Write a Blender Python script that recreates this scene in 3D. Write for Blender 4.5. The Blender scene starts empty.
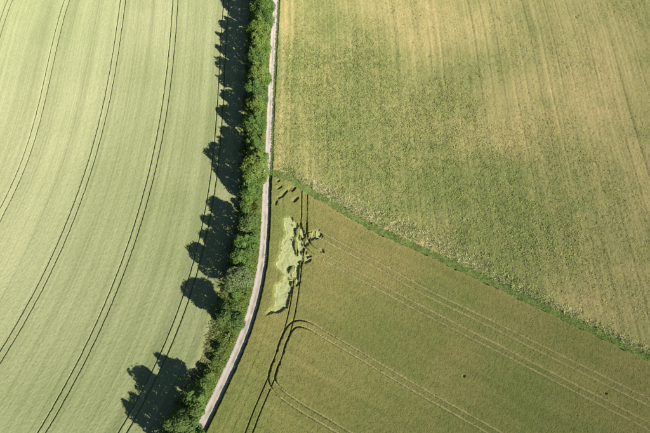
import bpy, math, random
import numpy as np

rad = math.radians
scene = bpy.context.scene

# ------------------------------------------------------------------ camera, sky, sun, exposure
H, TILT, F = 120.0, rad(20), 433.0           # flying height, tilt off straight down, focal length in photo pixels
cam_data = bpy.data.cameras.new('camera')
cam_data.sensor_width, cam_data.lens = 36, 24
cam_data.clip_start, cam_data.clip_end = 1, 6000
cam = bpy.data.objects.new('camera', cam_data)
cam.location = (0, 0, H); cam.rotation_euler = (TILT, 0, 0)
scene.collection.objects.link(cam); scene.camera = cam

SUN_AZ, SUN_EL = rad(-36), rad(31)           # towards the sun, anticlockwise from +x
world = bpy.data.worlds.new('World'); scene.world = world; world.use_nodes = True
wn = world.node_tree.nodes; wl = world.node_tree.links
sky = wn.new('ShaderNodeTexSky'); sky.sky_type = 'NISHITA'; sky.sun_disc = False
sky.sun_elevation = SUN_EL; sky.sun_rotation = rad(90) - SUN_AZ
sky.altitude = 300; sky.air_density = 1.0; sky.dust_density = 0.3; sky.ozone_density = 2.0
wn['Background'].inputs['Strength'].default_value = 0.05
wl.new(sky.outputs[0], wn['Background'].inputs['Color'])
sl = bpy.data.lights.new('sun', 'SUN'); sl.energy = 5.0; sl.angle = rad(0.53); sl.color = (1.0, 0.945, 0.83)
so = bpy.data.objects.new('sun', sl); scene.collection.objects.link(so)
so.location = (200, -120, 140)
so.rotation_euler = (math.pi/2 - SUN_EL, 0, SUN_AZ + math.pi/2)
vs = scene.view_settings
vs.view_transform = 'Standard'; vs.look = 'None'; vs.gamma = 1; vs.use_curve_mapping = False
vs.exposure = 0.75
scene.cycles.use_denoising = False

# ------------------------------------------------------------------ numeric helpers
rng = np.random.default_rng(7)

def G(px, py, z=0.0):
    """where the ray through a photo pixel meets the height z (used to survey the place)"""
    u = (np.asarray(px, float)-325)/F; v = (216.5-np.asarray(py, float))/F
    c, s = math.cos(TILT), math.sin(TILT)
    k = (H-z)/(c - v*s)
    return np.stack([u*k, (v*c+s)*k], -1)

def cr(P, n=10):
    P = np.array(P, float); P = np.vstack([2*P[0]-P[1], P, 2*P[-1]-P[-2]]); out = []
    for i in range(1, len(P)-2):
        a, b, c, d = P[i-1:i+3]
        for t in np.linspace(0, 1, n, endpoint=False):
            out.append(.5*(2*b+(c-a)*t+(2*a-5*b+4*c-d)*t*t+(3*b-3*c+d-a)*t**3))
    out.append(P[-2]); return np.array(out)

def line(pts, n=10):
    p = np.array(pts, float); return cr(G(p[:, 0], p[:, 1]), n)

def fn(P, axis):
    """single-valued curve through P with straight continuation: axis 1 gives x(y), axis 0 gives y(x)"""
    o = np.argsort(P[:, axis]); a = P[o, axis]; b = P[o, 1-axis]
    s0 = (b[3]-b[0])/(a[3]-a[0]); s1 = (b[-1]-b[-4])/(a[-1]-a[-4])
    def f(t):
        t = np.asarray(t, float)
        r = np.interp(t, a, b)
        r = np.where(t < a[0], b[0]+(t-a[0])*s0, r)
        return np.where(t > a[-1], b[-1]+(t-a[-1])*s1, r)
    return f

_tab = np.random.default_rng(3).random((8, 256, 256))
def noise(x, y, scale, seed=0):
    x = np.asarray(x)/scale+seed*17.3; y = np.asarray(y)/scale+seed*9.1
    T = _tab[seed % 8]; xi = np.floor(x).astype(int); yi = np.floor(y).astype(int)
    fx = x-xi; fy = y-yi; fx = fx*fx*(3-2*fx); fy = fy*fy*(3-2*fy)
    xi &= 255; yi &= 255; x1 = (xi+1) & 255; y1 = (yi+1) & 255
    return ((T[xi, yi]*(1-fx)+T[x1, yi]*fx)*(1-fy)+(T[xi, y1]*(1-fx)+T[x1, y1]*fx)*fy)*2-1
def fbm(x, y, scale, seed=0, octv=4):
    r = 0; a = 1; t = 0
    for i in range(octv):
        r = r+a*noise(x, y, scale/2**i, seed+i); t += a; a *= .55
    return r/t*1.5
def dist_lines(X, Y, lines):
    D = np.full(X.shape, 99.0)
    for L in lines:
        for a, b in zip(L[:-1], L[1:]):
            m = (X > min(a[0], b[0])-1.5) & (X < max(a[0], b[0])+1.5) & (Y > min(a[1], b[1])-1.5) & (Y < max(a[1], b[1])+1.5)
            if not m.any(): continue
            x = X[m]-a[0]; y = Y[m]-a[1]; d = b-a; t = np.clip((x*d[0]+y*d[1])/(d@d+1e-9), 0, 1)
            D[m] = np.minimum(D[m], np.hypot(x-t*d[0], y-t*d[1]))
    return D
def inside(X, Y, P):
    r = np.zeros(X.shape, bool); j = len(P)-1
    for i in range(len(P)):
        (xi, yi), (xj, yj) = P[i], P[j]
        if yi != yj:
            r ^= ((yi > Y) != (yj > Y)) & (X < (xj-xi)*(Y-yi)/(yj-yi)+xi)
        j = i
    return r
def bump(X, Y, px, py, r, a=1):
    c = G(px, py); return a*np.exp(-((X-c[0])**2+(Y-c[1])**2)/(r*r))
def axis(lo, hi, step, far_lo, far_hi):
    core = np.arange(lo, hi+step*.5, step)
    def ext(d):
        o = []; s = step; t = 0
        while t < d: s = min(s*1.35, 12); t += s; o.append(t)
        return np.array(o) if o else np.zeros(0)
    return np.concatenate([core[0]-ext(core[0]-far_lo)[::-1], core, core[-1]+ext(far_hi-core[-1])])

# ------------------------------------------------------------------ mesh helpers
def obj(name, co, faces, mat, parent=None, attrs=None, smooth=False, label=None, cat=None, group=None, kind=None, loc=None):
    me = bpy.data.meshes.new(name)
    co = np.asarray(co, np.float32)
    me.vertices.add(len(co)); me.vertices.foreach_set('co', co.ravel())
    flat, starts, tot = [], [], 0
    for f in (faces if isinstance(faces, list) else [faces]):
        f = np.asarray(f, np.int32)
        if f.size == 0: continue
        flat.append(f.ravel()); starts.append(tot+np.arange(len(f), dtype=np.int32)*f.shape[1]); tot += f.size
    flat = np.concatenate(flat); starts = np.concatenate(starts)
    me.loops.add(len(flat)); me.loops.foreach_set('vertex_index', flat)
    me.polygons.add(len(starts)); me.polygons.foreach_set('loop_start', starts)
    if smooth: me.polygons.foreach_set('use_smooth', np.ones(len(starts), bool))
    for k, v in (attrs or {}).items():
        a = me.attributes.new(k, 'FLOAT', 'POINT'); a.data.foreach_set('value', np.asarray(v, np.float32))
    me.update(calc_edges=True); me.materials.append(mat)
    o = bpy.data.objects.new(name, me); scene.collection.objects.link(o)
    if parent: o.parent = parent
    if loc is not None: o.location = loc
    tag(o, label, cat, group, kind); return o
def tag(o, label=None, cat=None, group=None, kind=None):
    for k, v in (('label', label), ('category', cat), ('group', group), ('kind', kind)):
        if v: o[k] = v
def empty(name, loc, label, cat, group=None):
    o = bpy.data.objects.new(name, None); o.empty_display_size = .5; o.location = loc
    scene.collection.objects.link(o); tag(o, label, cat, group); return o
def compact(co, faces, attrs):
    used = np.unique(faces); m = np.full(len(co), -1); m[used] = np.arange(len(used))
    return co[used], m[faces], {k: v[used] for k, v in attrs.items()}
def grid_faces(nr, nc):
    i = np.arange(nr*nc).reshape(nr, nc)
    return np.stack([i[:-1, :-1], i[:-1, 1:], i[1:, 1:], i[1:, :-1]], -1).reshape(-1, 4)

# ------------------------------------------------------------------ materials
class NT:
    def __init__(s, name):
        s.m = bpy.data.materials.new(name); s.m.use_nodes = True; s.t = s.m.node_tree
        s.t.nodes.clear(); s.out = s.n('ShaderNodeOutputMaterial')
    def n(s, typ, **kw):
        x = s.t.nodes.new(typ)
        for k, v in kw.items(): setattr(x, k, v)
        return x
    def l(s, a, b): s.t.links.new(a, b)
    def attr(s, name): return s.n('ShaderNodeAttribute', attribute_name=name).outputs['Fac']
    def noise(s, scale, detail=3, rough=.6, stretch=None):
        c = s.n('ShaderNodeTexCoord').outputs['Object']
        if stretch:
            mp = s.n('ShaderNodeMapping'); mp.inputs['Scale'].default_value = stretch; s.l(c, mp.inputs[0]); c = mp.outputs[0]
        x = s.n('ShaderNodeTexNoise'); x.inputs['Scale'].default_value = scale
        x.inputs['Detail'].default_value = detail; x.inputs['Roughness'].default_value = rough
        s.l(c, x.inputs['Vector']); return x.outputs['Fac']
    def remap(s, f, a, b, lo=0, hi=1):
        x = s.n('ShaderNodeMapRange'); s.l(f, x.inputs[0])
        for i, v in zip((1, 2, 3, 4), (a, b, lo, hi)): x.inputs[i].default_value = v
        return x.outputs[0]
    def mix(s, f, a, b, mode='MIX'):
        x = s.n('ShaderNodeMix', data_type='RGBA', blend_type=mode)
        if hasattr(f, 'links'): s.l(f, x.inputs[0])
        else: x.inputs[0].default_value = f
        for v, k in ((a, 6), (b, 7)):
            if hasattr(v, 'links'): s.l(v, x.inputs[k])
            else: x.inputs[k].default_value = (*v, 1)
        return x.outputs[2]
    def gain(s, col, f, lo, hi):
        g = s.remap(f, 0.25, .75, lo, hi); cb = s.n('ShaderNodeCombineXYZ')
        for i in range(3): s.l(g, cb.inputs[i])
        return s.mix(1.0, col, cb.outputs[0], 'MULTIPLY')
    def bump(s, f, dist, strength=1):
        b = s.n('ShaderNodeBump'); b.inputs['Distance'].default_value = dist; b.inputs['Strength'].default_value = strength
        s.l(f, b.inputs['Height']); return b.outputs[0]
    def diffuse(s, col, rough=1.0, normal=None, trans=0, tcol=None):
        d = s.n('ShaderNodeBsdfDiffuse'); d.inputs['Roughness'].default_value = rough; s.l(col, d.inputs[0])
        if normal: s.l(normal, d.inputs['Normal'])
        r = d.outputs[0]
        if trans:
            t = s.n('ShaderNodeBsdfTranslucent'); s.l(tcol or col, t.inputs[0])
            m = s.n('ShaderNodeMixShader'); m.inputs[0].default_value = trans
            s.l(r, m.inputs[1]); s.l(t.outputs[0], m.inputs[2]); r = m.outputs[0]
        s.l(r, s.out.inputs[0]); return s.m

def crop_mat(name, green, ripe, grain=(.78, 1.2), fine=9.0, trans=.0):
    t = NT(name)
    c = t.mix(t.attr('ripe'), green, ripe)
    c = t.mix(t.attr('straw'), c, (.40, .37, .19))
    c = t.gain(c, t.noise(fine, 2, .7), *grain)
    c = t.gain(c, t.noise(1.1, 4, .65), .9, 1.1)
    c = t.gain(c, t.attr('streak'), .9, 1.1)
    return t.diffuse(c, 1.0, t.bump(t.noise(14, 2, .7), .05, .8), trans)

M_left = crop_mat('pale_green_crop', (.240, .275, .126), (.340, .350, .195))
M_low = crop_mat('olive_crop', (.195, .222, .068), (.300, .262, .098))
M_up = crop_mat('ripening_crop', (.228, .258, .092), (.50, .415, .19), (.75, 1.22))
t = NT('flattened_crop'); c = t.mix(t.noise(2.2, 4, .7), (.37, .40, .18), (.50, .52, .26)); c = t.gain(c, t.noise(8, 3, .7), .85, 1.12)
M_flat = t.diffuse(c, 1.0, t.bump(t.noise(6, 4, .75), .08, 1))
t = NT('soil'); c = t.mix(t.noise(.9, 5, .7), (.20, .15, .085), (.36, .29, .16)); c = t.gain(c, t.noise(7, 4, .7), .75, 1.2)
M_soil = t.diffuse(c, 1.0, t.bump(t.noise(5, 4, .7), .05))
t = NT('gravel'); c = t.mix(t.noise(.35, 5, .65, (1, .35, 1)), (.45, .395, .355), (.61, .545, .50)); c = t.gain(c, t.noise(9, 4, .75), .84, 1.12)
c = t.mix(t.attr('grassy'), c, (.13, .17, .045)); c = t.gain(c, t.attr('worn'), .88, 1.1)
M_road = t.diffuse(c, 1.0, t.bump(t.noise(16, 3, .7), .02))
def grass_mat(name, a, b, dry, trans=.25):
    t = NT(name); c = t.mix(t.remap(t.noise(.5, 4, .65), .3, .7), a, b); c = t.mix(t.attr('dry'), c, dry)
    c = t.gain(c, t.attr('tint'), .7, 1.3); return t.diffuse(c, .6, None, trans)
M_verge = grass_mat('verge_grass', (.115, .18, .042), (.19, .24, .062), (.40, .36, .18))
M_bright = grass_mat('bright_grass', (.17, .27, .055), (.26, .33, .08), (.36, .32, .14))
M_strip = grass_mat('strip_grass', (.165, .265, .068), (.225, .31, .088), (.38, .35, .16))
M_weed = grass_mat('pale_weeds', (.27, .33, .10), (.48, .51, .22), (.60, .56, .32))
M_clump = grass_mat('leafy_plants', (.26, .325, .10), (.37, .42, .145), (.60, .50, .225))
def leaf_mat(name, a, b):
    t = NT(name); c = t.mix(t.attr('tint'), a, b); c = t.gain(c, t.noise(.8, 3, .6), .85, 1.15)
    return t.diffuse(c, .3, None, .22)
LEAF = {'mid': leaf_mat('leaf_mid', (.072, .142, .036), (.175, .262, .070)),
        'yellow': leaf_mat('leaf_yellow', (.10, .170, .036), (.225, .305, .072)),
        'dark': leaf_mat('leaf_dark', (.068, .125, .036), (.165, .23, .072)),
        'silver': leaf_mat('leaf_silver', (.10, .15, .055), (.22, .27, .115))}
t = NT('bark'); c = t.mix(t.noise(3, 4, .7, (1, 1, .2)), (.07, .05, .035), (.16, .125, .09)); M_bark = t.diffuse(c, .8, t.bump(t.noise(9, 4), .03))
t = NT('weathered_wood'); c = t.mix(t.noise(6, 4, .7, (1, 1, .15)), (.09, .07, .05), (.2, .17, .13)); M_wood = t.diffuse(c, .7)

# ------------------------------------------------------------------ survey lines
R_right = fn(line([(280, 0), (277.5, 50), (275, 106), (273.3, 156), (272, 190), (269.7, 246), (263.5, 291), (250.5, 336), (231.5, 381), (207, 433)]), 1)
R_left = fn(line([(272.5, 0), (269.7, 50), (267, 106), (264.7, 156), (262.3, 190), (259.4, 246), (252, 291), (238, 336), (218, 381), (192.5, 433)]), 1)
L_edge = fn(line([(250, 0), (248, 60), (246, 110), (243, 150), (240, 190), (237.5, 215), (233, 240), (228, 265), (221, 290), (212, 320), (206.5, 340), (195, 370), (180, 400), (163, 433)]), 1)
STRIP = line([(268, 172), (280, 174.5), (290, 178.5), (304, 188), (330, 203), (362, 222), (395, 238), (427, 252), (460, 267.5), (498, 285.5), (530, 300.5), (560, 315), (600, 334), (650, 359)])
S_mid = fn(STRIP, 0)
def d_road(X, Y):                                  # metres right of the track's right edge
    s = (R_right(Y+.5)-R_right(Y-.5)); return (X-R_right(Y))/np.sqrt(1+s*s)
def d_strip(X, Y):                                 # metres above the middle of the grass strip
    s = (S_mid(X+.5)-S_mid(X-.5)); return (Y-S_mid(X))/np.sqrt(1+s*s)

# ------------------------------------------------------------------ ground
g = axis(-300, 300, 6, -2500, 2500); gx, gy = np.meshgrid(g, g)
obj('ground', np.stack([gx.ravel(), gy.ravel(), np.zeros(gx.size)], 1), grid_faces(len(g), len(g)), M_soil, kind='structure',
    label='bare brown soil under the fields', cat='ground')

# track
ys = axis(-22, 140, .3, -120, 320); us = np.linspace(0, 1, 15)
YY, UU = np.meshgrid(ys, us, indexing='ij'); wob = .16*noise(YY, 0*YY, 1.7, 2)+.1*noise(YY, 0*YY, .6, 3)
xl = R_left(YY)-.05; xr = R_right(YY)-.30
XX = xl+(xr-xl)*UU
XX[:, 0] += wob[:, 0]-.1; XX[:, -1] += wob[:, 3]*.6
w = np.exp(-((UU-.27)/.12)**2)+np.exp(-((UU-.73)/.12)**2)
Z = .05-.03*w+.012*noise(XX, YY, .5, 4)
Z[:, 0] = Z[:, -1] = -.02
gr = np.clip((np.exp(-((UU-.5)/.09)**2)*.55+np.exp(-(UU/.07)**2)*1.1+np.exp(-((UU-1)/.07)**2))*(.45+.9*noise(XX, YY, 1.3, 5)), 0, .8)
obj('farm_track', np.stack([XX.ravel(), YY.ravel(), Z.ravel()], 1), grid_faces(*XX.shape), M_road, smooth=True,
    attrs={'grassy': gr.ravel(), 'worn': (.5+.45*(w-.5)*(.6+.6*noise(XX, YY, 5, 1))+.2*fbm(XX, YY, 1.2, 6)).ravel()}, kind='structure',
    label='pale gravel farm track winding between hedgerow and fields', cat='track')

ys = axis(-22, 140, .3, -120, 320); us = np.linspace(0, 1, 7); YY, UU = np.meshgrid(ys, us, indexing='ij')
xa = R_right(YY)-.48+.14*noise(YY, 0*YY, .9, 6)+.1*noise(YY, 0*YY, .35, 1); XX = xa+(R_right(YY)+.6-xa)*UU
Z = .10+.10*rng.random(XX.shape); Z[:, 0] = Z[:, -1] = -.02
obj('verge', np.stack([XX.ravel(), YY.ravel(), Z.ravel()], 1), grid_faces(*XX.shape), M_strip,
    attrs={'dry': np.clip(.2*noise(XX, YY, 2, 3), 0, 1).ravel(), 'tint': rng.random(XX.size)}, kind='structure', label='thin grass verge along the right edge of the track', cat='verge')

# verge sheet between left field and track
us = np.linspace(0, 1, 34); YY, UU = np.meshgrid(axis(-22, 140, .35, -120, 320), us, indexing='ij')
xa = L_edge(YY)-.15; xb = R_left(YY)+.25; XX = xa+(xb-xa)*UU
Z = .03+.12*np.clip(noise(XX, YY, 1.2, 1), 0, 1)+.1*rng.random(XX.shape); Z[:, 0] = Z[:, -1] = -.02
gap = bump(XX, YY, 205, 358, 7.5)
dry = np.clip(np.clip(1-(XX-xa)/3.4, 0, 1)*(.3+.7*gap)+.25*noise(XX, YY, 2.2, 3), 0, 1)
obj('verge', np.stack([XX.ravel(), YY.ravel(), Z.ravel()], 1), grid_faces(*XX.shape), M_verge,
    attrs={'dry': dry.ravel(), 'tint': rng.random(XX.size)}, kind='structure', label='grassy verge under the hedgerow beside the track', cat='verge')

# ------------------------------------------------------------------ left field: grid follows the tramlines
TP = {2: [(68.6, 0), (48.5, 81), (31, 147), (10, 200), (0, 218)],
      3: [(124, 0), (96.2, 147), (82, 196), (43.3, 286), (20, 324), (0, 362)],
      4: [(176.1, 0), (157.3, 147), (144.5, 210), (118.7, 287), (80, 359), (44.6, 433)],
      5: [(227, 0), (225, 30), (221, 107), (217.3, 145), (213.5, 170), (205.4, 235), (193.4, 280), (175.5, 326), (150.7, 381), (124, 433)]}
TL = {}
for k, v in TP.items():                            # smooth drill curve through the surveyed points
    p = np.array(v, float); q = G(p[:, 0], p[:, 1]); yy = np.linspace(q[:, 1].min(), q[:, 1].max(), 60)
    TL[k] = np.stack([np.polyval(np.polyfit(q[:, 1]/50, q[:, 0], 3 if k < 5 else 4), yy/50), yy], 1)
TF = {k: fn(v, 1) for k, v in TL.items()}
def track_x(k, y):
    if k == 5: return TF[5](y)
    if k == 4: return TF[4](y)
    if k in (2, 3):
        y0 = TL[k][:, 1].min(); up = track_x(k+1, y)
        gap = (up-TF[k](y)); gap0 = float(track_x(k+1, np.array(y0+1.0))-TF[k](y0+1.0))
        return np.where(y > y0+1, TF[k](y), up-gap0)
    return track_x(2, y)-19.8*(2-k)*1.03
rows = np.arange(-19, 60, .265); rows = np.concatenate([axis(-19, -19, .3, -90, -19)[:-1], rows, axis(rows[-1]+.3, 133, .35, rows[-1]+.3, 260)])
GA, RW, WL = .92, .13, .05
offs = []
for s in (-1, 1):
    c = s*GA
    offs += [(c-RW-WL, 1), (c-RW, 0), (c+RW, 0), (c+RW+WL, 1)]
mid = [(x, 1) for x in np.linspace(-.55, .55, 6)]
offs = sorted(offs+mid)
cols = []                                          # (x(y) array, is_top, u) built column by column
yv = rows
def slope(k): return np.sqrt(1+((track_x(k, yv+1)-track_x(k, yv-1))/2)**2)
first = track_x(1, yv)
for o in (list(-axis(0, 7, .3, 0, 230)[::-1])): cols.append((first-1.6+o, 1))
for k in (1, 2, 3, 4, 5):
    tx = track_x(k, yv); sc = slope(k)
    wv = .05*noise(yv, 0*yv, 1.1, k)
    for o, top in offs: cols.append((tx+(o+(wv if abs(abs(o)-GA) < .3 else 0))*sc, top))
    if k < 5:
        nx = track_x(k+1, yv); n = 78; a = tx+1.25*sc; b = nx-1.25*slope(k+1)
        for f in np.linspace(0, 1, n): cols.append((a+(b-a)*f, 1))
    else:
        a = tx+1.25*sc; b = L_edge(yv)+.25*noise(yv, 0*yv, 1.3, 6)+.12*noise(yv, 0*yv, .5, 7)
        for f in np.linspace(0, 1, 34): cols.append((a+(b-a)*f, 1))
        cols.append((b+.06, 0))
XX = np.stack([c[0] for c in cols], 1); YY = np.repeat(yv[:, None], XX.shape[1], 1)
TOP = np.array([c[1] for c in cols], bool); top = np.repeat(TOP[None], len(yv), 0)
ci = np.arange(XX.shape[1])
stripe = noise(ci*.2, YY*.018, .6, 2)*.6+noise(ci*.2, YY*.01, 2.3, 4)
jit = np.where(top, .05, .0); 
drill = np.repeat(rng.normal(0, 1, XX.shape[1])[None], len(yv), 0)*(.6+.4*noise(ci*.9, YY*.05, 1, 3))
taper = np.ones(XX.shape[1]); taper[-7:] = (.95, .85, .7, .55, .4, .25, 1)
hgt = .78+.04*fbm(XX, YY, 16, 1, 1)+.02*stripe+.006*noise(XX, YY, .8, 5)+.02*drill+(rng.random(XX.shape)-.5)*.12
Z = np.where(top, hgt*taper, .22+.06*rng.random(XX.shape)); Z[:, -1] = -.03
XX = XX+jit*(rng.random(XX.shape)-.5); YY = YY+jit*2*(rng.random(XX.shape)-.5)
ripe = .30+.16*fbm(XX, YY, 30, 2)+.16*fbm(XX, YY, 9, 6)+.13*stripe
ripe += bump(XX, YY, 10, 70, 48, .26)+bump(XX, YY, 150, 30, 13, .30)+bump(XX, YY, 60, 130, 22, .2)+bump(XX, YY, 10, 240, 32, .32)  # first bump pales the upper left: backscatter glare put into the crop colour
ripe -= bump(XX, YY, 190, 300, 25, .22)+bump(XX, YY, 70, 410, 25, .10)+bump(XX, YY, 130, 190, 18, .15)+bump(XX, YY, 85, 40, 12, .2)
F4 = grid_faces(*XX.shape); keep = np.ones(len(F4), bool)
co = np.stack([XX.ravel(), YY.ravel(), Z.ravel()], 1)
at = {'ripe': np.clip(ripe, 0, 1).ravel(), 'streak': (.5+.22*stripe+.21*drill).ravel(), 'straw': np.where(top, 0, .25).ravel()}
co, F4, at = compact(co, F4[keep], at)
obj('crop_field', co, F4, M_left, attrs=at, kind='stuff', cat='crop',
    label='pale green cereal crop with curving wheel tracks left of the hedgerow')

# ------------------------------------------------------------------ right fields: height grids snapped to their borders
def snap(X, Y, dfun, cell, w=0.0, e=.05):
    d = dfun(X, Y); m = np.abs(d-w) < cell*.55
    if not m.any(): return
    gx = (dfun(X[m]+e, Y[m])-dfun(X[m]-e, Y[m]))/(2*e); gy = (dfun(X[m], Y[m]+e)-dfun(X[m], Y[m]-e))/(2*e)
    q = gx*gx+gy*gy; q = np.where(q < .2, 1e9, q)
    X[m] += gx*(w-d[m])/q; Y[m] += gy*(w-d[m])/q

def offset(L, o):
    t = np.gradient(L, axis=0); t /= np.linalg.norm(t, axis=1)[:, None]
    return L+np.stack([-t[:, 1], t[:, 0]], 1)*o

# lower right field
V1 = line([(305.2, 186), (304.7, 195), (304, 222), (300, 255), (296.5, 285), (292, 313), (286, 335), (275.4, 366), (271.8, 377), (257.4, 411), (249, 433), (240, 455)], 8)
C1 = line([(298, 268), (301, 250), (305, 239), (312, 235), (322, 236.5), (346, 249), (390, 272), (430, 294.5), (494, 325.5), (560, 358.5), (650, 403), (700, 427)], 8)
C2 = line([(304, 224), (304.5, 236), (308, 246), (316, 253), (334, 263), (380, 287), (430, 314), (500, 349.5), (560, 380.5), (650, 427), (690, 448)], 8)
C3 = line([(280, 352), (283, 342.5), (286.3, 335), (290.8, 327.7), (296.7, 324), (304, 324.2), (314.5, 328), (328, 336.3), (341, 344), (365, 358), (388, 372), (430, 396.5), (495, 433), (525, 450)], 8)
C4 = line([(277, 361), (274, 368), (272, 376), (273, 382.5), (277, 389), (286, 396.6), (306, 410), (326, 421.5), (345, 433), (372, 449)], 8)
RUTS = [offset(L, s*.86) for L in (V1,) for s in (-1, 1)]
PRESS = [offset(L, s*.86) for L in (C1, C2, C3, C4) for s in (-1, 1)]
def poly(p): p = np.array(p, float); return G(p[:, 0], p[:, 1])
LODGE = [poly([(283.3, 223), (285, 218.4), (289, 216.5), (293, 220), (297, 224), (297.5, 229), (294.5, 236), (294, 244), (295, 254), (294, 265), (290, 272), (291, 280), (292, 287), (290.5, 297.5), (287.3, 307.5), (282, 309.5), (277, 312), (268, 314), (276, 305), (274.5, 296), (275, 291), (273.8, 286), (283, 282), (285, 274), (281, 271), (275.5, 266), (280.7, 252.6), (281.4, 243.6), (287, 235), (283.5, 230)]),
         poly([(302, 257), (307, 253), (311.7, 256.5), (311, 262), (304, 264)])]
MESS = poly([(293, 222), (300, 223), (306, 232), (320, 231), (322, 236), (309, 244), (305, 256), (303, 270), (300, 284), (291, 288), (291, 270), (294, 250), (294, 236)])
cell = .138
xs = axis(-36, 98, cell, -60, 240); ys = axis(-17.5, 59, .142, -110, 59)
X, Y = np.meshgrid(xs, ys)
sel = (d_road(X, Y) > -.5) & (d_strip(X, Y) < -.6)
low_half = 1.3
def dl(X, Y): return np.minimum(d_road(X, Y)-.10*noise(X, Y, 1.3, 2)-.03*noise(X, Y, .5, 5), -d_strip(X, Y)-low_half-.22*noise(X, Y, 2.0, 3)-.16*noise(X, Y, .6, 1))
X = X.copy(); Y = Y.copy()
# work only on the selected bounding strip to save time
def dr(A, B): return dist_lines(A, B, RUTS)
rw = .185
snap(X, Y, dl, cell)
def dp(A, B): return dist_lines(A, B, PRESS)
pw = .30
near = dp(X, Y) < .8
xn, yn = X[near], Y[near]; snap(xn, yn, dp, cell, pw); X[near] = xn; Y[near] = yn
near = dr(X, Y) < .8
xn, yn = X[near], Y[near]; snap(xn, yn, dr, cell, rw); X[near] = xn; Y[near] = yn
D = dl(X, Y); DR = dr(X, Y); DP = dp(X, Y)
wx = X+.36*fbm(X, Y, 1.3, 1, 3)+.22*noise(X, Y, .45, 2); wy = Y+.36*fbm(X, Y, 1.3, 5, 3)+.22*noise(X, Y, .45, 3)
lod = np.zeros(X.shape, bool)
for P in LODGE: lod |= inside(wx, wy, P)
hole = noise(X, Y, .6, 6)+.5*np.clip((X-G(288, 260)[0])/2.5, -1, 1) > .84
lod &= ~hole
lod |= inside(wx, wy, MESS) & (noise(X-.1*Y, Y*.4, .6, 4) > .0)
big = lod.copy()
for a, b, r in (((278, 189), (281, 187.6), .3), ((279, 198.5), (283, 196.5), .36), ((284, 195), (286.5, 192.3), .34), ((289, 190.3), (291, 188.5), .3),
                ((292, 191), (294.5, 188.8), .4), ((294.5, 201.5), (297, 198.8), .5), ((275.8, 205), (276.3, 202), .3), ((277.8, 182), (279, 181.6), .3),
                ((321, 250), (323, 253), .3), ((462, 376), (463, 376), .15), ((603, 393), (604, 393), .13), ((318, 237), (320, 235), .5)):
    lod |= dist_lines(wx*.25+X*.75, wy*.25+Y*.75, [np.array([G(*a), G(*b)])]) < r
rut = (DR < rw-.02) & ~lod; press = (DP < pw-.02) & ~lod & ~rut
ac = X*.47+Y*.88; al = X*.88-Y*.47
along = noise(ac, al*.05, .55, 6)*.6+noise(ac, al*.06, 1.8, 4)*.6
V1x = fn(V1, 1); nv1 = (np.abs(X-V1x(Y)) < 4.5)
stripe = noise(d_road(X, Y), Y*.01, .55, 3)*np.exp(-np.clip(d_road(X, Y), 0, 99)/9)
hgt = .86+.05*fbm(X, Y, 11, 4)+.03*noise(X, Y, .8, 1)+.05*stripe+.03*along+(rng.random(X.shape)-.5)*.14
edge_soft = np.clip(D/.5, 0, 1); hgt = .80*(1-edge_soft)+hgt*edge_soft
def blur(a, n):
    for ax in (0, 1):
        a = sum(np.roll(a, k, ax) for k in range(-n, n+1))/(2*n+1)
    return a
lf = lod.astype(float); soft = np.where(~lod & np.roll(lod, -5, 1), np.clip(blur(lf, 4)*1.5, 0, 1), np.clip(blur(lf, 1)*1.15, 0, 1))
bl = np.clip(soft+.12*(rng.random(X.shape)-.5), 0, 1)*(soft > .02)
low_h = .24+.12*fbm(X+.6*noise(X, Y, 2, 4), Y*.6, .9, 3, 3)+(rng.random(X.shape)-.5)*.05
hgt = hgt*(1-bl)+low_h*bl
Z = np.where((D < -.03) | rut, -.03, np.where(press, np.where(nv1, .04, .03+.03*noise(X, Y, 1.5, 2))+.05*rng.random(X.shape), hgt))
jit = .05*((D > .1) & (np.abs(DR-rw) > .1)); X = X+jit*(rng.random(X.shape)-.5); Y = Y+jit*(rng.random(X.shape)-.5)
ripe = .38+.40*fbm(X, Y, 16, 3)+.16*fbm(X, Y, 4, 1)+.10*along
ripe += bump(X, Y, 455, 370, 9, .25)+bump(X, Y, 400, 255, 12, .18)+bump(X, Y, 330, 215, 9, .12)+bump(X, Y, 520, 310, 9, .2)+bump(X, Y, 300, 350, 8, .15)
ripe += .30*np.exp(-np.clip(D, 0, 99)/1.8)*(d_road(X, Y) > 4)
ripe -= bump(X, Y, 550, 400, 14, .25)+bump(X, Y, 245, 400, 10, .2)
co = np.stack([X.ravel(), Y.ravel(), Z.ravel()], 1); F4 = grid_faces(*X.shape)
good = (D > -.03).ravel()[F4].any(1) & sel.ravel()[F4].all(1) & ~rut.ravel()[F4].all(1)
F4 = F4[good]
fl = big.ravel()[F4].all(1) & ~rut.ravel()[F4].any(1)
at = {'ripe': np.clip(ripe, 0, 1).ravel(), 'streak': (.5+.3*stripe+.18*noise(X, Y, .5, 2)+.2*along).ravel(), 'straw': (press*(.88+.12*noise(X, Y, 2.5, 7))*np.where(nv1, .25, 1)).ravel()}
c1, f1, a1 = compact(co, F4[~fl], at)
obj('crop_field', c1, f1, M_low, attrs=a1, kind='stuff', cat='crop', label='olive green cereal crop with branching wheel tracks right of the track')
c1, f1, a1 = compact(co, F4[fl], at)
obj('flattened_crop', c1, f1, M_flat, attrs=a1, smooth=True, kind='stuff', cat='flattened crop', label='pale patch of flattened crop beside the track in the olive field')

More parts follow.
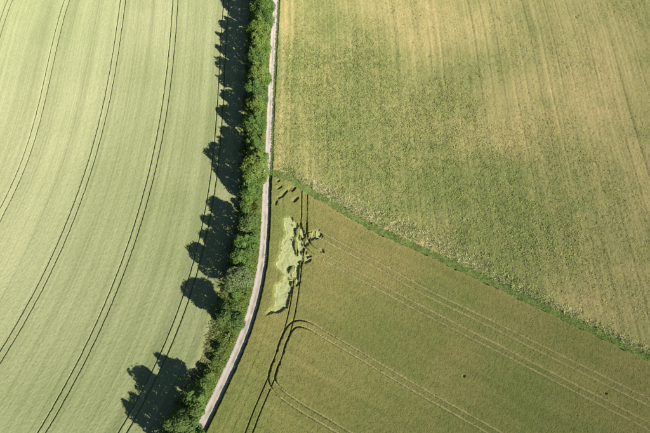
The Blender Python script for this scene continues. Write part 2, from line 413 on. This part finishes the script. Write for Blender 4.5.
# upper right field
up_half = 1.35
def du(X, Y): return np.minimum(d_road(X, Y)-.1-.10*noise(X, Y, 1.1, 2), d_strip(X, Y)-up_half-.3*noise(X, Y, 1.6, 4))
def bendf(X, Y): return X+.012*Y+.6*noise(X*.02, Y, 30, 3)
def lushf(X, Y):
    return np.clip(.15+bump(X, Y, 340, 120, 27, .95)+bump(X, Y, 440, 200, 32, .5)+bump(X, Y, 570, 240, 26, .45)+bump(X, Y, 440, 120, 12, .35)+bump(X, Y, 290, 60, 12, .35)+.35*fbm(X, Y, 18, 1), 0, 1)
def rowf(b, Y): return noise(b, Y*.008, .45, 1)*.7+noise(b, Y*.01, 1.9, 5)*.4
def ripef(X, Y):
    R = d_road(X, Y)
    v = .50-.36*lushf(X, Y)+.22*fbm(X, Y, 22, 6)+.09*rowf(bendf(X, Y), Y)+.14*fbm(X, Y, 4, 2)
    v += bump(X, Y, 460, 35, 16, .22)+bump(X, Y, 560, 90, 24, .30)+bump(X, Y, 520, 130, 14, .22)+bump(X, Y, 410, 25, 12, .14)+bump(X, Y, 590, 300, 12, .2)
    v -= bump(X, Y, 480, 75, 11, .25)+bump(X, Y, 330, 20, 9, .15)
    v += .55*np.exp(-((R-2.0)/.55)**2)*(Y > 60)+.25*np.exp(-((R-4.6)/.5)**2)
    return v+.4*np.exp(-np.clip(d_strip(X, Y)-1, 0, 99)/2.2)*np.exp(-((X-12)/35)**2)
cell = .26
xs = axis(-20, 122, cell, -20, 300); ys = np.arange(-3, 62, cell); ys = np.concatenate([axis(-3, -3, cell, -90, -3)[:-1], ys, axis(ys[-1]+.3, 134, .34, ys[-1]+.3, 280)])
X, Y = np.meshgrid(xs, ys); X = X.copy(); Y = Y.copy()
sel = (d_road(X, Y) > -.6) & (d_strip(X, Y) > .4)
snap(X, Y, du, cell)
D = du(X, Y); bend = bendf(X, Y); row = rowf(bend, Y); lush = lushf(X, Y)
ph = bend+.25*noise(bend, 0*Y, 4, 7)
line3 = np.exp(-((ph/3.9 % 1-.5)*3.9/.24)**2)*np.clip(.55+.8*noise(X, Y*.15, 3.9, 2), 0, 1)
clump = fbm(X, Y, 1.05, 2, 3)
hgt = .46+.04*fbm(X, Y, 15, 4)+.05*row-.12*line3*(1-.6*lush)+(.03+.07*lush)*clump+(rng.random(X.shape)-.5)*(.12+.06*lush)
PITS = (((575, 18), .45), ((577, 16), .3), ((412, 43), .4), ((428, 57), .35), ((566, 68), .35), ((314, 154), .4))
for p, r in PITS:
    q = G(*p); hgt -= .4*np.exp(-((X-q[0])**2+(Y-q[1])**2)/(r*r))
Z = np.where(D < -.03, -.03, np.maximum(hgt, .08))
ripe = ripef(X, Y)
jit = .09*(D > .15); X = X+jit*(rng.random(X.shape)-.5); Y = Y+jit*(rng.random(X.shape)-.5)
co = np.stack([X.ravel(), Y.ravel(), Z.ravel()], 1); F4 = grid_faces(*X.shape)
F4 = F4[(D > -.03).ravel()[F4].any(1) & sel.ravel()[F4].all(1)]
at = {'ripe': np.clip(ripe, 0, 1).ravel(), 'streak': np.clip(.5+.22*row-.5*line3*(1-.5*lush), 0, 1).ravel(), 'straw': np.zeros(X.size)}
c1, f1, a1 = compact(co, F4, at)
obj('crop_field', c1, f1, M_up, attrs=a1, kind='stuff', cat='crop', label='yellowing rough crop with straight drill rows above the grass strip')

# ------------------------------------------------------------------ grass strip and tufts
def tufts(P, h, w, nb, lean=.5, dry=None, seed=1, base=0.0):
    """many tufts as one mesh: nb bent blades (two triangles each) per point"""
    r = np.random.default_rng(seed); n = len(P); h = np.broadcast_to(h, n); w = np.broadcast_to(w, n)
    z0 = np.broadcast_to(base, n)
    az = r.random((n, nb))*2*math.pi; ln = lean*(.3+r.random((n, nb)))*h[:, None]; hh = h[:, None]*(.6+.5*r.random((n, nb)))
    cx, cy = np.cos(az), np.sin(az); ww = (w[:, None]*(.6+.7*r.random((n, nb))))/2
    bx = P[:, 0:1]+cx*.06*h[:, None]; by = P[:, 1:2]+cy*.06*h[:, None]
    zero = z0[:, None]+0*hh
    v0 = np.stack([bx, by, zero], -1)
    v1 = np.stack([bx+cx*ln*.6-cy*ww, by+cy*ln*.6+cx*ww, zero+hh*.75], -1)
    v2 = np.stack([bx+cx*ln*.6+cy*ww, by+cy*ln*.6-cx*ww, zero+hh*.75], -1)
    v3 = np.stack([bx+cx*ln*1.25, by+cy*ln*1.25, zero+hh], -1)
    co = np.stack([v0, v1, v2, v3], 2).reshape(-1, 3); b = np.arange(n*nb)*4
    faces = np.concatenate([np.stack([b, b+2, b+1], 1), np.stack([b+1, b+2, b+3], 1)])
    tint = np.repeat(np.clip(r.random(n)*.7+.15, 0, 1), nb*4)+np.repeat(.3*(r.random(n*nb)-.5), 4)
    at = {'tint': np.clip(tint, 0, 1), 'dry': np.repeat(np.broadcast_to(0 if dry is None else dry, n), nb*4)}
    return co, faces, at

us = np.linspace(-1, 1, 16); xx = axis(-13, 108, .3, -13, 220)
xx = xx[xx > STRIP[0][0]]
XX, UU = np.meshgrid(xx, us, indexing='ij'); sm = S_mid(XX); sl_ = np.sqrt(1+(S_mid(XX+.5)-S_mid(XX-.5))**2)
YYs = sm+sl_*np.where(UU < 0, UU*1.75, UU*1.95)
Z = .05+.08*rng.random(XX.shape)+.10*np.clip(noise(XX, YYs, 1.4, 3), 0, 1); Z[:, 0] = Z[:, -1] = -.02
fr = np.clip(.9*np.exp(-(XX-STRIP[0][0])/2.5), 0, 1)
dry = np.clip(.12+.2*fbm(XX, YYs, 3, 2)+fr, 0, 1)
obj('grass_strip', np.stack([XX.ravel(), YYs.ravel(), Z.ravel()], 1), grid_faces(*XX.shape), M_strip, attrs={'dry': dry.ravel(), 'tint': rng.random(XX.size)},
    kind='structure', label='narrow green grass strip running diagonally between the right fields', cat='grass strip')
n = 5200; x = rng.random(n)*118+STRIP[0][0]+.6; o = rng.random(n)*2.7-1.3
P = np.stack([x, S_mid(x)+o*np.sqrt(1+(S_mid(x+.5)-S_mid(x-.5))**2)], 1)
co, f, at = tufts(P, .10+.16*rng.random(n)**2, .11, 7, 2.2, np.clip(.1+.25*noise(P[:, 0], P[:, 1], 2.5, 3), 0, 1), 2)
obj('strip_grass', co, f, M_strip, attrs=at, kind='stuff', label='tufts of green grass on the diagonal strip between the fields', cat='grass')

# pale weedy margin on the upper side of the strip
n = 7000; x = STRIP[0][0]+4+rng.random(n)*116; px = (x-STRIP[0][0])/120
wd = 1.7+5.0*np.exp(-((px-.36)/.22)**2); o = 1.35+np.abs(rng.normal(0, .5, n))*wd*.75
P = np.stack([x, S_mid(x)+o*np.sqrt(1+(S_mid(x+.5)-S_mid(x-.5))**2)], 1)
P = P[(noise(P[:, 0], P[:, 1], 1.3, 1)+.25*rng.normal(0, 1, n) > -.22+.5*np.clip(px-.5, 0, 1)+.5*np.clip(.12-px, 0, 1)*4)]
n = len(P)
co, f, at = tufts(P, .40+.45*rng.random(n)**1.5, .17, 12, 1.0, np.clip(.35+.5*noise(P[:, 0], P[:, 1], 3, 5)-.8*np.clip((P[:, 0]-STRIP[0][0])/120-.5, 0, 1), 0, 1), 3)
obj('weedy_margin', co, f, M_weed, attrs=at, kind='stuff', label='rough pale weedy margin along the upper side of the grass strip', cat='weeds')

# leafy plants standing in drill rows all over the upper field
n = 108000; ry = rng.random(n)*137-3; rx = np.round((rng.random(n)*142-22)/.48)*.48+rng.normal(0, .07, n)-.012*ry
P = np.stack([rx, ry], 1); dep = H*math.cos(TILT)+ry*math.sin(TILT)
P = P[(du(rx, ry) > .25) & (np.abs(rx) < .76*dep+3)]
lu = lushf(P[:, 0], P[:, 1]); gapn = noise(P[:, 0]*.9, P[:, 1]*.5, 1.5, 5)
keep = rng.random(len(P)) < .38+.62*lu+.25*gapn
b_ = bendf(P[:, 0], P[:, 1]); b_ = b_+.25*noise(b_, 0*b_, 4, 7)
keep &= np.abs((b_/3.9 % 1-.5)*3.9) > .2*rng.random(len(P))*2
P = P[keep]; lu = lu[keep]; n = len(P)
co, f, at = tufts(P, (.11+.12*lu)*(.6+.8*rng.random(n)), .11+.08*lu, 4, 1.9, np.clip(ripef(P[:, 0], P[:, 1])+.12*rng.normal(0, 1, n)-.05, 0, 1), 4, .40)
obj('leafy_plants', co, f, M_clump, attrs=at, kind='stuff', label='small leafy plants standing in the drill rows of the rough upper field', cat='plants')

# grass along the right edge of the track
n = 3200; y = rng.random(n)*150-20; x = R_right(y)-.38+.4*rng.random(n)
co, f, at = tufts(np.stack([x, y], 1), .12+.3*rng.random(n)**2, .08, 6, 1.2, np.clip(.3*noise(x, y, 2, 4), 0, 1), 8, .08)
obj('verge_grass', co, f, M_strip, attrs=at, kind='stuff', label='thin fringe of grass tufts along the right edge of the track', cat='grass')

# verge tufts
n = 12500; y = rng.random(n)*152-20; u = rng.random(n); xa, xb = L_edge(y), R_left(y); x = xa+.1+(xb-xa-.05)*u
edge = (xb-x)
gap = bump(x, y, 205, 358, 7.5)
dry = np.clip(np.clip(1-(x-xa)/3.4, 0, 1)*(.3+.7*gap)+.3*noise(x, y, 2.0, 3), 0, 1)
rough = np.clip(.5+1.1*noise(x, y, 1.6, 2), 0, 1.3)
hh = np.where(edge < 1.6, .22, .45+1.0*rough)*(.6+.8*rng.random(n))*(1-.55*gap)
near = (edge < 1.7+.5*noise(x, y, 2.0, 6))
for sel_, mat_, nm, lab, h_ in ((near, M_bright, 'verge_grass', 'bright short green grass along the left edge of the track', .22), (~near, M_verge, 'undergrowth', 'rough green herbs and undergrowth between the hedgerow trees', None)):
    hs = hh[sel_]*.8 if h_ is None else h_*(.6+.8*rng.random(sel_.sum()))
    co, f, at = tufts(np.stack([x, y], 1)[sel_], hs, .10+.11*hs, 7, .9 if h_ is None else 1.3, dry[sel_]*.8, 5)
    obj(nm, co, f, mat_, attrs=at, kind='stuff', label=lab, cat='grass' if h_ else 'undergrowth')

# ------------------------------------------------------------------ trees and shrubs
def tube(path, r0, r1, seg=7):
    path = np.array(path, float); n = len(path); co = []; t = np.gradient(path, axis=0)
    for i, p in enumerate(path):
        d = t[i]/np.linalg.norm(t[i]); a = np.cross(d, (0.3, 1, .1)); a /= np.linalg.norm(a); b = np.cross(d, a)
        r = r0+(r1-r0)*i/(n-1)
        for k in range(seg):
            an = 2*math.pi*k/seg; co.append(p+r*(math.cos(an)*a+math.sin(an)*b))
    f = [(i*seg+k, i*seg+(k+1) % seg, (i+1)*seg+(k+1) % seg, (i+1)*seg+k) for i in range(n-1) for k in range(seg)]
    return np.array(co), np.array(f)
def foliage(r, lobes, dens, size):
    pts, nrm, tin = [], [], []
    C = np.array([l[0] for l in lobes]); S = np.array([l[1] for l in lobes])
    for i, (c, s) in enumerate(lobes):
        area = 4*math.pi*np.mean(s)**2; n = int(area*dens)
        d = r.normal(0, 1, (n, 3)); d /= np.linalg.norm(d, axis=1)[:, None]
        k = 1-.35*r.random(n)**2+.12*r.random(n)+.35*(r.random(n) < .07)*r.random(n)
        p = c+d*s*k[:, None]
        q = np.min(np.where(np.arange(len(C))[None] == i, 9, np.linalg.norm((p[:, None]-C[None])/S[None], axis=2)), axis=1)
        ok = (q > .78) & (noise(p[:, 0]+p[:, 2], p[:, 1]-p[:, 2]*.7, .7, i) > -.5)
        pts.append(p[ok]); nrm.append(d[ok]); tin.append(np.full(ok.sum(), r.random()*.5))
    p = np.concatenate(pts); d = np.concatenate(nrm); tn = np.concatenate(tin)
    n = len(p)
    nn = d+r.normal(0, .55, (n, 3)); nn[:, 2] += .25; nn /= np.linalg.norm(nn, axis=1)[:, None]
    a = np.cross(nn, r.normal(0, 1, (n, 3))); a /= np.linalg.norm(a, axis=1)[:, None]+1e-9; b = np.cross(nn, a)
    s = size*(.6+.8*r.random(n))[:, None]
    v = np.stack([p-a*s*.62, p+b*s*.36-nn*s*.12, p+a*s*.62, p-b*s*.36-nn*s*.12], 1).reshape(-1, 3)
    i = np.arange(n)*4
    f = np.concatenate([np.stack([i, i+1, i+2], 1), np.stack([i, i+2, i+3], 1)])
    return v, f, {'tint': np.repeat(np.clip(tn+.5*r.random(n), 0, 1), 4)}
def plant(kind, px, py, h, rc, mat, seed, label, squash=.8, spire=0.0, low=.13):
    """kind tree or shrub; px, py is where the middle of the crown shows in the photo"""
    r = np.random.default_rng(seed); zc = h*(.62 if kind == 'tree' else .5); c = G(px, py, zc)
    root = empty('hedgerow_tree' if kind == 'tree' else 'shrub', (c[0], c[1], 0), label, kind,
                 'trees of the hedgerow' if kind == 'tree' else 'shrubs under the hedgerow')
    half = (h-h*low)/2; mid = h*low+half
    lobes = []
    nl = int(7+rc*3.0)
    for i in range(nl):
        d = r.normal(0, 1, 3); d[2] = d[2]*.9+.15; d /= np.linalg.norm(d)
        k = .50+.28*r.random()
        ls = rc*(.26+.20*r.random())
        lobes.append((np.array([d[0]*rc*k, d[1]*rc*k, mid+d[2]*half*(k+.08)]), np.array([ls, ls, ls*(.85+.3*r.random())])))
    lobes.append((np.array([0, 0, mid]), np.array([rc*.62, rc*.62, half*.7])))
    for i in range(int(round(spire*2+3)) if spire else 0):                    # upright leaders that give the crown a ragged top
        a = r.random()*6.28; q = rc*.5*math.sqrt(r.random()); zz = h*(.86+.12*r.random())
        ls = rc*(.12+.09*r.random()); lobes.append((np.array([q*math.cos(a), q*math.sin(a), zz-ls]), np.array([ls, ls, ls*2.4])))
    v, f, at = foliage(r, lobes, 29 if kind == 'tree' else 34, .345 if kind == 'tree' else .27)
    obj('crown' if kind == 'tree' else 'foliage', v, f, LEAF[mat], root, at)
    V, Fc, nv = [], [], 0
    def add(path, a, b, s):
        nonlocal nv
        cc, ff = tube(path, a, b, s); V.append(cc); Fc.append(ff+nv); nv += len(cc)
    if kind == 'tree':
        lean = r.normal(0, .25, 2); tr = .028*h*(.8+.4*r.random())
        add([(0, 0, -.1), (lean[0]*.2, lean[1]*.2, h*.2), (lean[0]*.6, lean[1]*.6, h*.45), (lean[0], lean[1], h*.82)], tr, tr*.25, 8)
        for l in lobes[:7]:
            z0 = h*(.22+.3*r.random()); s0 = np.array([lean[0]*.5, lean[1]*.5, z0]); e = l[0]
            add([s0, s0*.5+e*.5+np.array([0, 0, -.25]), e], tr*.45, tr*.12, 5)
        obj('trunk', np.concatenate(V), np.concatenate(Fc), M_bark, root, smooth=True)
    else:
        for l in lobes[:6]:
            e = l[0]; add([(e[0]*.1, e[1]*.1, -.05), (e[0]*.5, e[1]*.5, e[2]*.6), tuple(e)], .05, .02, 5)
        obj('stems', np.concatenate(V), np.concatenate(Fc), M_bark, root, smooth=True)
    return root

TREES = [
 # px, py, height, crown radius, leaf, spires, label
 (262, -9, 11.6, 4.0, 'mid', 5, 'tree cut by the top edge of the picture, at the top end of the hedgerow'),
 (263.5, 11, 11.6, 4.3, 'mid', 5, 'broad mid green tree nearest the top edge, overhanging the pale track'),
 (267, 25, 7.5, 2.1, 'dark', 0, 'small dark tree leaning over the track near the top of the hedgerow'),
 (259, 30, 11.4, 3.8, 'yellow', 4, 'bright light green tree just below the broad tree nearest the top edge'),
 (260, 45, 11.2, 3.4, 'yellow', 3, 'yellow-green tree just below the brightest tree near the top of the hedgerow'),
 (257, 58, 11.8, 3.6, 'mid', 5, 'mid green ragged-topped tree casting a long shadow in the upper hedgerow'),
 (260, 74, 11.4, 3.3, 'yellow', 3, 'yellowish tree touching the track above the straight middle of the hedgerow'),
 (256, 88, 11.0, 3.1, 'mid', 3, 'narrow mid green tree between two yellowish crowns of the upper hedgerow'),
 (261, 97, 8.0, 2.3, 'dark', 0, 'small dark green tree on the track side of the upper hedgerow'),
 (256, 106, 11.0, 3.2, 'yellow', 2, 'light green rounded tree above the open-crowned tree of the hedgerow'),
 (255, 123, 10.0, 3.0, 'mid', 2, 'open-crowned tree with dark gaps above the small gap in the hedgerow'),
 (255, 143, 10.0, 3.0, 'mid', 1, 'mid green tree just above the long pointed shadow on the pale field'),
 (257, 156, 10.5, 2.9, 'yellow', 1, 'light green tree next above the large crown at the field corner'),
 (253, 171, 12.6, 4.1, 'yellow', 0, 'largest crown, reaching over the track where the grass strip starts'),
 (249, 189, 9.5, 2.6, 'mid', 1, 'small mid green tree just below the largest crown'),
 (250, 225, 11.6, 3.5, 'dark', 0, 'dark round-crowned tree beside the track, level with the flattened crop patch'),
 (246, 242, 10.2, 3.1, 'mid', 1, 'mid green tree directly below the dark round crown'),
 (240, 258, 10.8, 3.3, 'mid', 1, 'mid green tree on the field side where the track starts to bend'),
 (238, 278, 11.0, 3.5, 'silver', 1, 'greyish green tree inside the bend of the track'),
 (247, 282, 7.0, 2.4, 'mid', 0, 'small tree close to the track edge inside the bend'),
 (228, 316, 11.4, 4.0, 'dark', 0, 'lone dense dark tree above the bare gap in the hedgerow'),
 (198, 395, 10.6, 3.7, 'mid', 1, 'mid green tree below the bare gap, first of the lower group'),
 (184, 420, 11.6, 4.0, 'dark', 2, 'dark tree nearest the bottom edge in the lower group'),
 (170, 446, 11.5, 3.8, 'dark', 2, 'tree cut by the bottom edge of the picture'),
 (196, 437, 9.5, 2.8, 'mid', 1, 'tree at the bottom edge standing closest to the track'),
]
for i, (px, py, h, rc, m, sp, lab) in enumerate(TREES):
    k = (1.07, .88, 1.10, .95)[i % 4] if rc < 3.9 else 1.04
    plant('tree', px, py, h*(.5+.5*k), rc*k, m, 100+i, lab, spire=sp)
SHRUBS = [
 (252, 133, 3.6, 1.7, 'mid', 'low shrub in the small gap of the middle hedgerow'),
 (262, 134, 3.0, 1.5, 'yellow', 'low yellowish shrub on the track side of the small hedgerow gap'),
 (249, 199, 4.6, 1.9, 'yellow', 'light green shrub between the largest crown and the dark round tree'),
 (246, 210, 3.4, 1.5, 'mid', 'low shrub just above the dark round tree'),
 (252, 237, 3.6, 1.6, 'yellow', 'yellow-green shrub at the track edge below the dark round tree'),
 (247, 266, 3.2, 1.9, 'yellow', 'low pale yellow-green shrub in the opening at the bend'),
 (241, 268, 3.0, 1.4, 'silver', 'low greyish shrub above the greyish tree in the bend'),
 (236, 294, 4.2, 1.7, 'mid', 'shrub between the greyish tree and the lone dense dark tree'),
 (220.5, 349, 3.2, 1.25, 'mid', 'round shrub alone in the bare gap of the hedgerow'),
 (214, 361, 2.6, 1.1, 'mid', 'lower of the two lone shrubs in the bare gap'),
 (208, 374, 3.2, 1.5, 'yellow', 'light green shrub at the lower end of the bare gap'),
 (204, 384, 3.6, 1.6, 'mid', 'shrub at the top of the lower tree group by the track'),
 (199, 412, 3.8, 1.6, 'yellow', 'light green shrub wedged between the two lower trees and the track'),
 (245, 118, 4.2, 1.6, 'mid', 'shaded shrub on the field side of the open-crowned tree'),
 (243, 150, 4.2, 1.7, 'mid', 'shaded shrub on the field side above the largest crown'),
 (243, 205, 3.8, 1.5, 'dark', 'shaded dark shrub on the field side above the dark round tree'),
 (233, 270, 4.0, 1.6, 'mid', 'shaded shrub on the field side of the bend'),
 (248, 78, 4.5, 1.7, 'mid', 'shaded shrub behind the yellowish tree of the upper hedgerow'),
]
for i, (px, py, h, rc, m, lab) in enumerate(SHRUBS):
    plant('shrub', px, py, h, rc, m, 300+i, lab, low=.05)

# ------------------------------------------------------------------ small post by the track
q = G(229, 394)
root = empty('marker_post', (q[0], q[1], 0), 'small wooden marker post at the crop edge beside the lower track', 'post')
c, f = tube([(0, 0, -.1), (0, 0, .8), (.02, 0, 1.35)], .07, .06, 8); obj('shaft', c, f, M_wood, root)
c, f = tube([(.02, 0, 1.35), (.02, 0, 1.39), (.02, 0, 1.43)], .085, .03, 8); obj('cap', c, f, M_wood, root)
